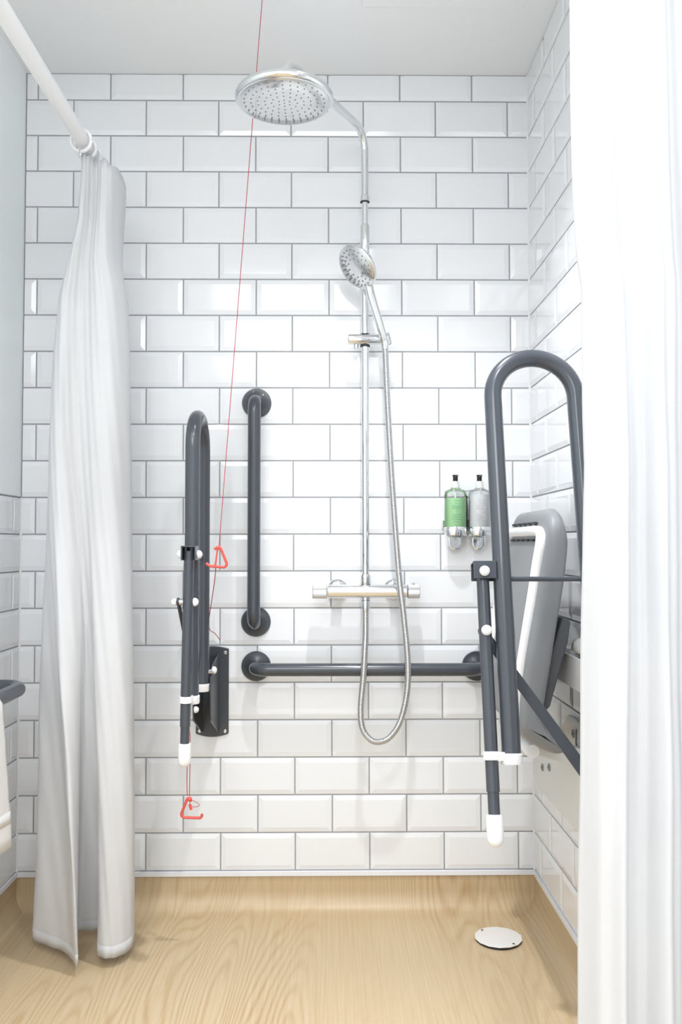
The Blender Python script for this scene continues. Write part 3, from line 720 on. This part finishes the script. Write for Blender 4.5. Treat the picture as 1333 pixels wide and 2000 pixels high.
wp = MB().prism(plate, lambda y, z: (-0.004, y, z), lambda y, z: (-0.012, y, z)).build('wall_plate', 'enamel', t, bevel=0.002)
for (y, z) in ((-0.1465, 0.3115), (-0.2131, 0.3289), (-0.43, 0.46)):
    sw_ = MB().lathe([(0.0095, 0.0), (0.0095, 0.002), (0.0080, 0.003), (0.0035, 0.0034)], (-0.012, y, z), (-1, 0, 0), 20).build('screw', 'nozzle', wp)
    sw_['label'] = 'grey screw head'
    MB().lathe([(0.0036, 0.0030), (0.0036, 0.0037)], (-0.012, y, z), (-1, 0, 0), 12).build('screw', 'slot', wp)
MB().tube([(-0.0125, -0.455, 0.475), (-0.0125, -0.45, 0.445), (-0.0125, -0.462, 0.43)], 0.0022, 8).build('catch', 'pad', wp)

# ------------------------------------------------------------------ wall shelf with a rolled flannel
t = thing('soap_shelf', 'small white box shelf on the right wall behind the seat', 'shelf', (0, -0.52, 0.59))
MB().box(-0.045, -0.004, -0.66, -0.40, 0.580, 0.586).build('base', 'white', t, bevel=0.002)
MB().box(-0.047, -0.042, -0.66, -0.40, 0.580, 0.648).build('front', 'white', t, bevel=0.002)
for y in (-0.66, -0.405): MB().box(-0.043, -0.004, y, y+0.005, 0.580, 0.646).build('side', 'white', t, bevel=0.002)
t = thing('rolled_flannel', 'rolled white flannel lying on the small wall shelf', 'flannel', (-0.024, -0.58, 0.655))
sp_ = MB(); spp = []
for i in range(60):
    a = i/59*2*PI*2.6; r = 0.004+0.0145*i/59; spp.append((r*math.cos(a), r*math.sin(a)))
sp_.grid([[(-0.024+px, -0.640+0.11*j/6, 0.667+pz) for (px, pz) in spp] for j in range(7)]).build('roll', 'towel', t, solid=0.003, fix=False, angle=80)
MB().box(-0.040, -0.008, -0.535, -0.47, 0.588, 0.650).build('folded_edge', 'towel', t, bevel=0.006)

# ------------------------------------------------------------------ curtain rail and curtains
RZ, RXC, RYC = 1.850, -1.1488, -1.250
t = thing('curtain_rail', 'white tubular shower curtain rail turning the corner above the curtains', 'curtain rail', (RXC, -0.6, RZ))
MB().tube(fillet([(RXC, -0.004, RZ), (RXC, RYC, RZ), (-0.006, RYC, RZ)], 0.14, 14), 0.0172, 24).build('tube', 'white', t)
for p, d in (((RXC, 0.0, RZ), (0, -1, 0)), ((0.0, RYC, RZ), (-1, 0, 0))):
    MB().lathe([(0.026, 0.0), (0.026, 0.006), (0.023, 0.010), (0.0185, 0.013), (0.0185, 0.026)], p, d, 32).build('end_flange', 'white', t)
def ring(parent, c, d, R=0.0248, r=0.0042):
    d = Vector(d).normalized(); a = d.cross(Vector((0, 0, 1))).normalized(); b = d.cross(a); c = Vector(c)
    pts = [c+a*(R*math.cos(i/28*2*PI))+b*(R*math.sin(i/28*2*PI)) for i in range(29)]
    return MB().tube(pts, r, 10, caps=False).build('curtain_ring', 'white', parent)

hem = [(-1.300, -0.165), (-1.282, -0.222), (-1.226, -0.2588), (-1.177, -0.295), (-1.135, -0.356), (-1.158, -0.285), (-1.188, -0.200), (-1.160, -0.176), (-1.118, -0.196), (-1.106, -0.292), (-1.0817, -0.3159), (-1.060, -0.3135), (-1.040, -0.2917), (-1.0325, -0.250), (-1.052, -0.150)]
topp = [(-1.160, -0.170), (-1.170, -0.240), (-1.166, -0.290), (-1.158, -0.318), (-1.149, -0.330), (-1.142, -0.320), (-1.136, -0.307), (-1.128, -0.302), (-1.119, -0.308), (-1.110, -0.318), (-1.100, -0.321), (-1.088, -0.312), (-1.080, -0.285), (-1.075, -0.235), (-1.088, -0.160)]
ext = [(-0.078, -1.298, -1.032), (0.45, -1.275, -1.036), (1.0, -1.250, -1.046), (1.35, -1.234, -1.055), (1.48, -1.222, -1.060), (1.58, -1.196, -1.078), (1.66, -1.174, -1.080), (1.76, -1.168, -1.074), (1.83, -1.166, -1.073)]
def lerp_tab(tab, z):
    for (a, b) in zip(tab, tab[1:]):
        if z <= b[0]:
            q = (z-a[0])/(b[0]-a[0]); return [a[i]+(b[i]-a[i])*q for i in range(1, len(a))]
    return tab[-1][1:]
def left_row(z, out=0.0):
    q = max(0, min(1, (z+0.078)/1.35)); q = (q*q*(3-2*q))**0.75
    row2 = [Vector((h[0]*(1-q)+p[0]*q, h[1]*(1-q)+p[1]*q, 0)) for h, p in zip(hem, topp)]
    hh = max(0, min(1, (z+0.078)/0.75))*(1-q)               # the front pleat swings open towards the hem
    for i_, dx in ((3, -0.012), (4, -0.026), (5, 0.012), (6, 0.036), (7, 0.012)): row2[i_].x += dx*hh*1.6
    for i_ in (5, 6, 7, 8): row2[i_].y -= 0.045*hh
    r = catmull(row2, 7)
    x0, x1 = min(p.x for p in r), max(p.x for p in r); e0, e1 = lerp_tab(ext, z)
    o = []
    for i, p in enumerate(r):
        x = e0+(p.x-x0)/(x1-x0)*(e1-e0)
        y = p.y+0.004*math.sin(z*5.2+i*0.33)*(1-q)*q*3+0.0015*math.sin(z*23+i*0.9)
        x += 0.003*math.sin(z*4.1+i*0.21+1)*q*(1-q)*3
        o.append((x, y, z))
    if out:
        oo = []
        for i, p in enumerate(o):
            a, b = Vector(o[max(i-1, 0)]), Vector(o[min(i+1, len(o)-1)]); tg = (b-a).normalized(); nn = Vector((-tg.y, tg.x, 0))
            oo.append(tuple(Vector(p)+nn*out))
        return oo
    return o
t = thing('shower_curtain', 'white fabric shower curtain gathered in folds at the left, below the rail', 'curtain', (-1.14, -0.26, RZ), 'white shower curtains')
zs = [-0.078+1.908*i/60 for i in range(61)]
def top_lift(row, z):                                       # the heading dips between the rings
    return [(x, y, zz - (0.010+0.005*math.sin(i*0.42+0.6)+0.42*max(0, x+1.125)+0.25*max(0, -1.156-x))*max(0, (z-1.70)/0.13)) for i, (x, y, zz) in enumerate(row)]
MB().grid([top_lift(left_row(z), z) for z in zs]).build('fabric', 'curtain', t, solid=0.0012, fix=False, angle=80)
MB().grid([left_row(z) for z in (-0.079, -0.066, -0.052)]).build('hem', 'curtain', t, solid=0.0022, fix=False, angle=80)
for y in (-0.345, -0.305, -0.262, -0.222, -0.185): ring(t, (RXC, y, RZ-0.006), (0.12, 1, 0.18))
MB().tube([(-1.1500, -0.349, 1.826), (-1.1510, -0.351, 1.812), (-1.1490, -0.353, 1.800), (-1.1478, -0.352, 1.808)], 0.0014, 8).build('eyelet_hook', 'satin', t)

t = thing('shower_curtain', 'white fabric shower curtain drawn to the right, nearest the viewer', 'curtain', (-0.12, RYC, RZ), 'white shower curtains')
edge = [(-0.078, -0.2315), (0.25, -0.2295), (0.45, -0.226), (0.587, -0.222), (0.70, -0.220), (0.79, -0.218), (0.93, -0.2145), (0.985, -0.2122), (1.05, -0.2135), (1.23, -0.2146), (1.27, -0.221), (1.373, -0.2245), (1.51, -0.227), (1.83, -0.2265)]
def right_row(z):
    e = lerp_tab(edge, z)[0]; N = 110; o = []
    q = (z+0.078)/1.9
    for i in range(N+1):
        s_ = i/N; x = e+(-0.012-e)*s_
        amp = 0.020*(0.55+0.45*(1-q))
        y = RYC + amp*math.sin(s_*2*PI*3.6+0.9+0.5*math.sin(z*1.3)) + 0.006*math.sin(s_*2*PI*8.3+z*1.1+1.0) + 0.0015*math.sin(z*19+s_*13)
        if s_ < 0.06: y += (0.06-s_)*0.5
        o.append((x+0.0015*math.sin(z*7+s_*9)*(s_ > .02), y, z))
    return o
MB().grid([right_row(z) for z in [-0.078+1.9*i/64 for i in range(65)]]).build('fabric', 'curtain', t, solid=0.0012, fix=False, angle=80)
MB().grid([right_row(z) for z in (-0.079, -0.066, -0.052)]).build('hem', 'curtain', t, solid=0.0022, fix=False, angle=80)
for x in (-0.225, -0.175, -0.125, -0.075, -0.03): ring(t, (x, RYC, RZ-0.006), (1, 0.05, 0.1))

# ------------------------------------------------------------------ towel over the left bar
t = thing('bath_towel', 'thick white bath towel hung over the grab bar on the left wall', 'towel', (-1.31, -0.57, 0.56))
def tw_row(y):
    pts = []
    bx, bz, r = -1.297, 0.5395, 0.0255
    for i in range(13): pts.append((bx+r+0.004+0.006*(1-i/12), 0.224+(bz-0.224)*i/12, (1-i/12)))
    for i in range(1, 12): a = i/12*PI; pts.append((bx+r*math.cos(a), bz+r*math.sin(a), 0))
    for i in range(11): pts.append((bx-r, bz-(bz-0.27)*i/10, i/10*.6))
    return pts
rows = []
for j in range(41):
    s_ = j/40; r = []
    for k, (x, z, d) in enumerate(tw_row(0)):
        y = -0.486 - 0.31*s_ + (0.042*(1-s_*1.4))*d**1.0
        r.append((x+0.004*d*math.sin(s_*16+1.0)+0.0008*math.sin(z*70+j), y, z+0.003*math.sin(s_*9)*d))
    rows.append(r)
MB().grid(rows).build('cloth', 'towel', t, solid=0.012, fix=False, angle=80)
rows2 = [[(x+0.0005, y, z) for (x, y, z) in r[2:4]] for r in rows]
MB().grid(rows2).build('woven_band', 'towel', t, solid=0.0128, fix=False, angle=80)

# ------------------------------------------------------------------ floor drain cover
t = thing('floor_drain', 'round faceted white drain cover lying on the wood-effect floor', 'drain', (-0.1371, -0.1852, ZF))
n = 14
poly = [(0.0595*math.cos(2*PI*i/n+.1), 0.0560*math.sin(2*PI*i/n+.1)) for i in range(n)]
MB().lathe([(0.056, 0.0), (0.056, 0.0045)], (-0.1371, -0.1852, ZF+0.0002), (0, 0, 1), 36).build('dark_gap', 'black', t)  # black disc standing in for the shaded gap under the cover
MB().prism(poly, lambda a, b: (-0.1371+a, -0.1852+b, ZF+0.0047), lambda a, b: (-0.1371+a, -0.1852+b, ZF+0.0075)).build('cover', 'drain', t, bevel=0.001)
for (a, b) in ((0.030, -0.038), (-0.034, 0.036)):
    MB().lathe([(0.0032, 0.0), (0.0028, 0.0007), (0.001, 0.0003)], (-0.1371+a, -0.1852+b, ZF+0.0075), (0, 0, 1), 12).build('screw', 'slot', t)

# lift the whole layout so that the floor lies at zero
for o in sc.objects:
    if o.parent is None: o.location.z += LIFT
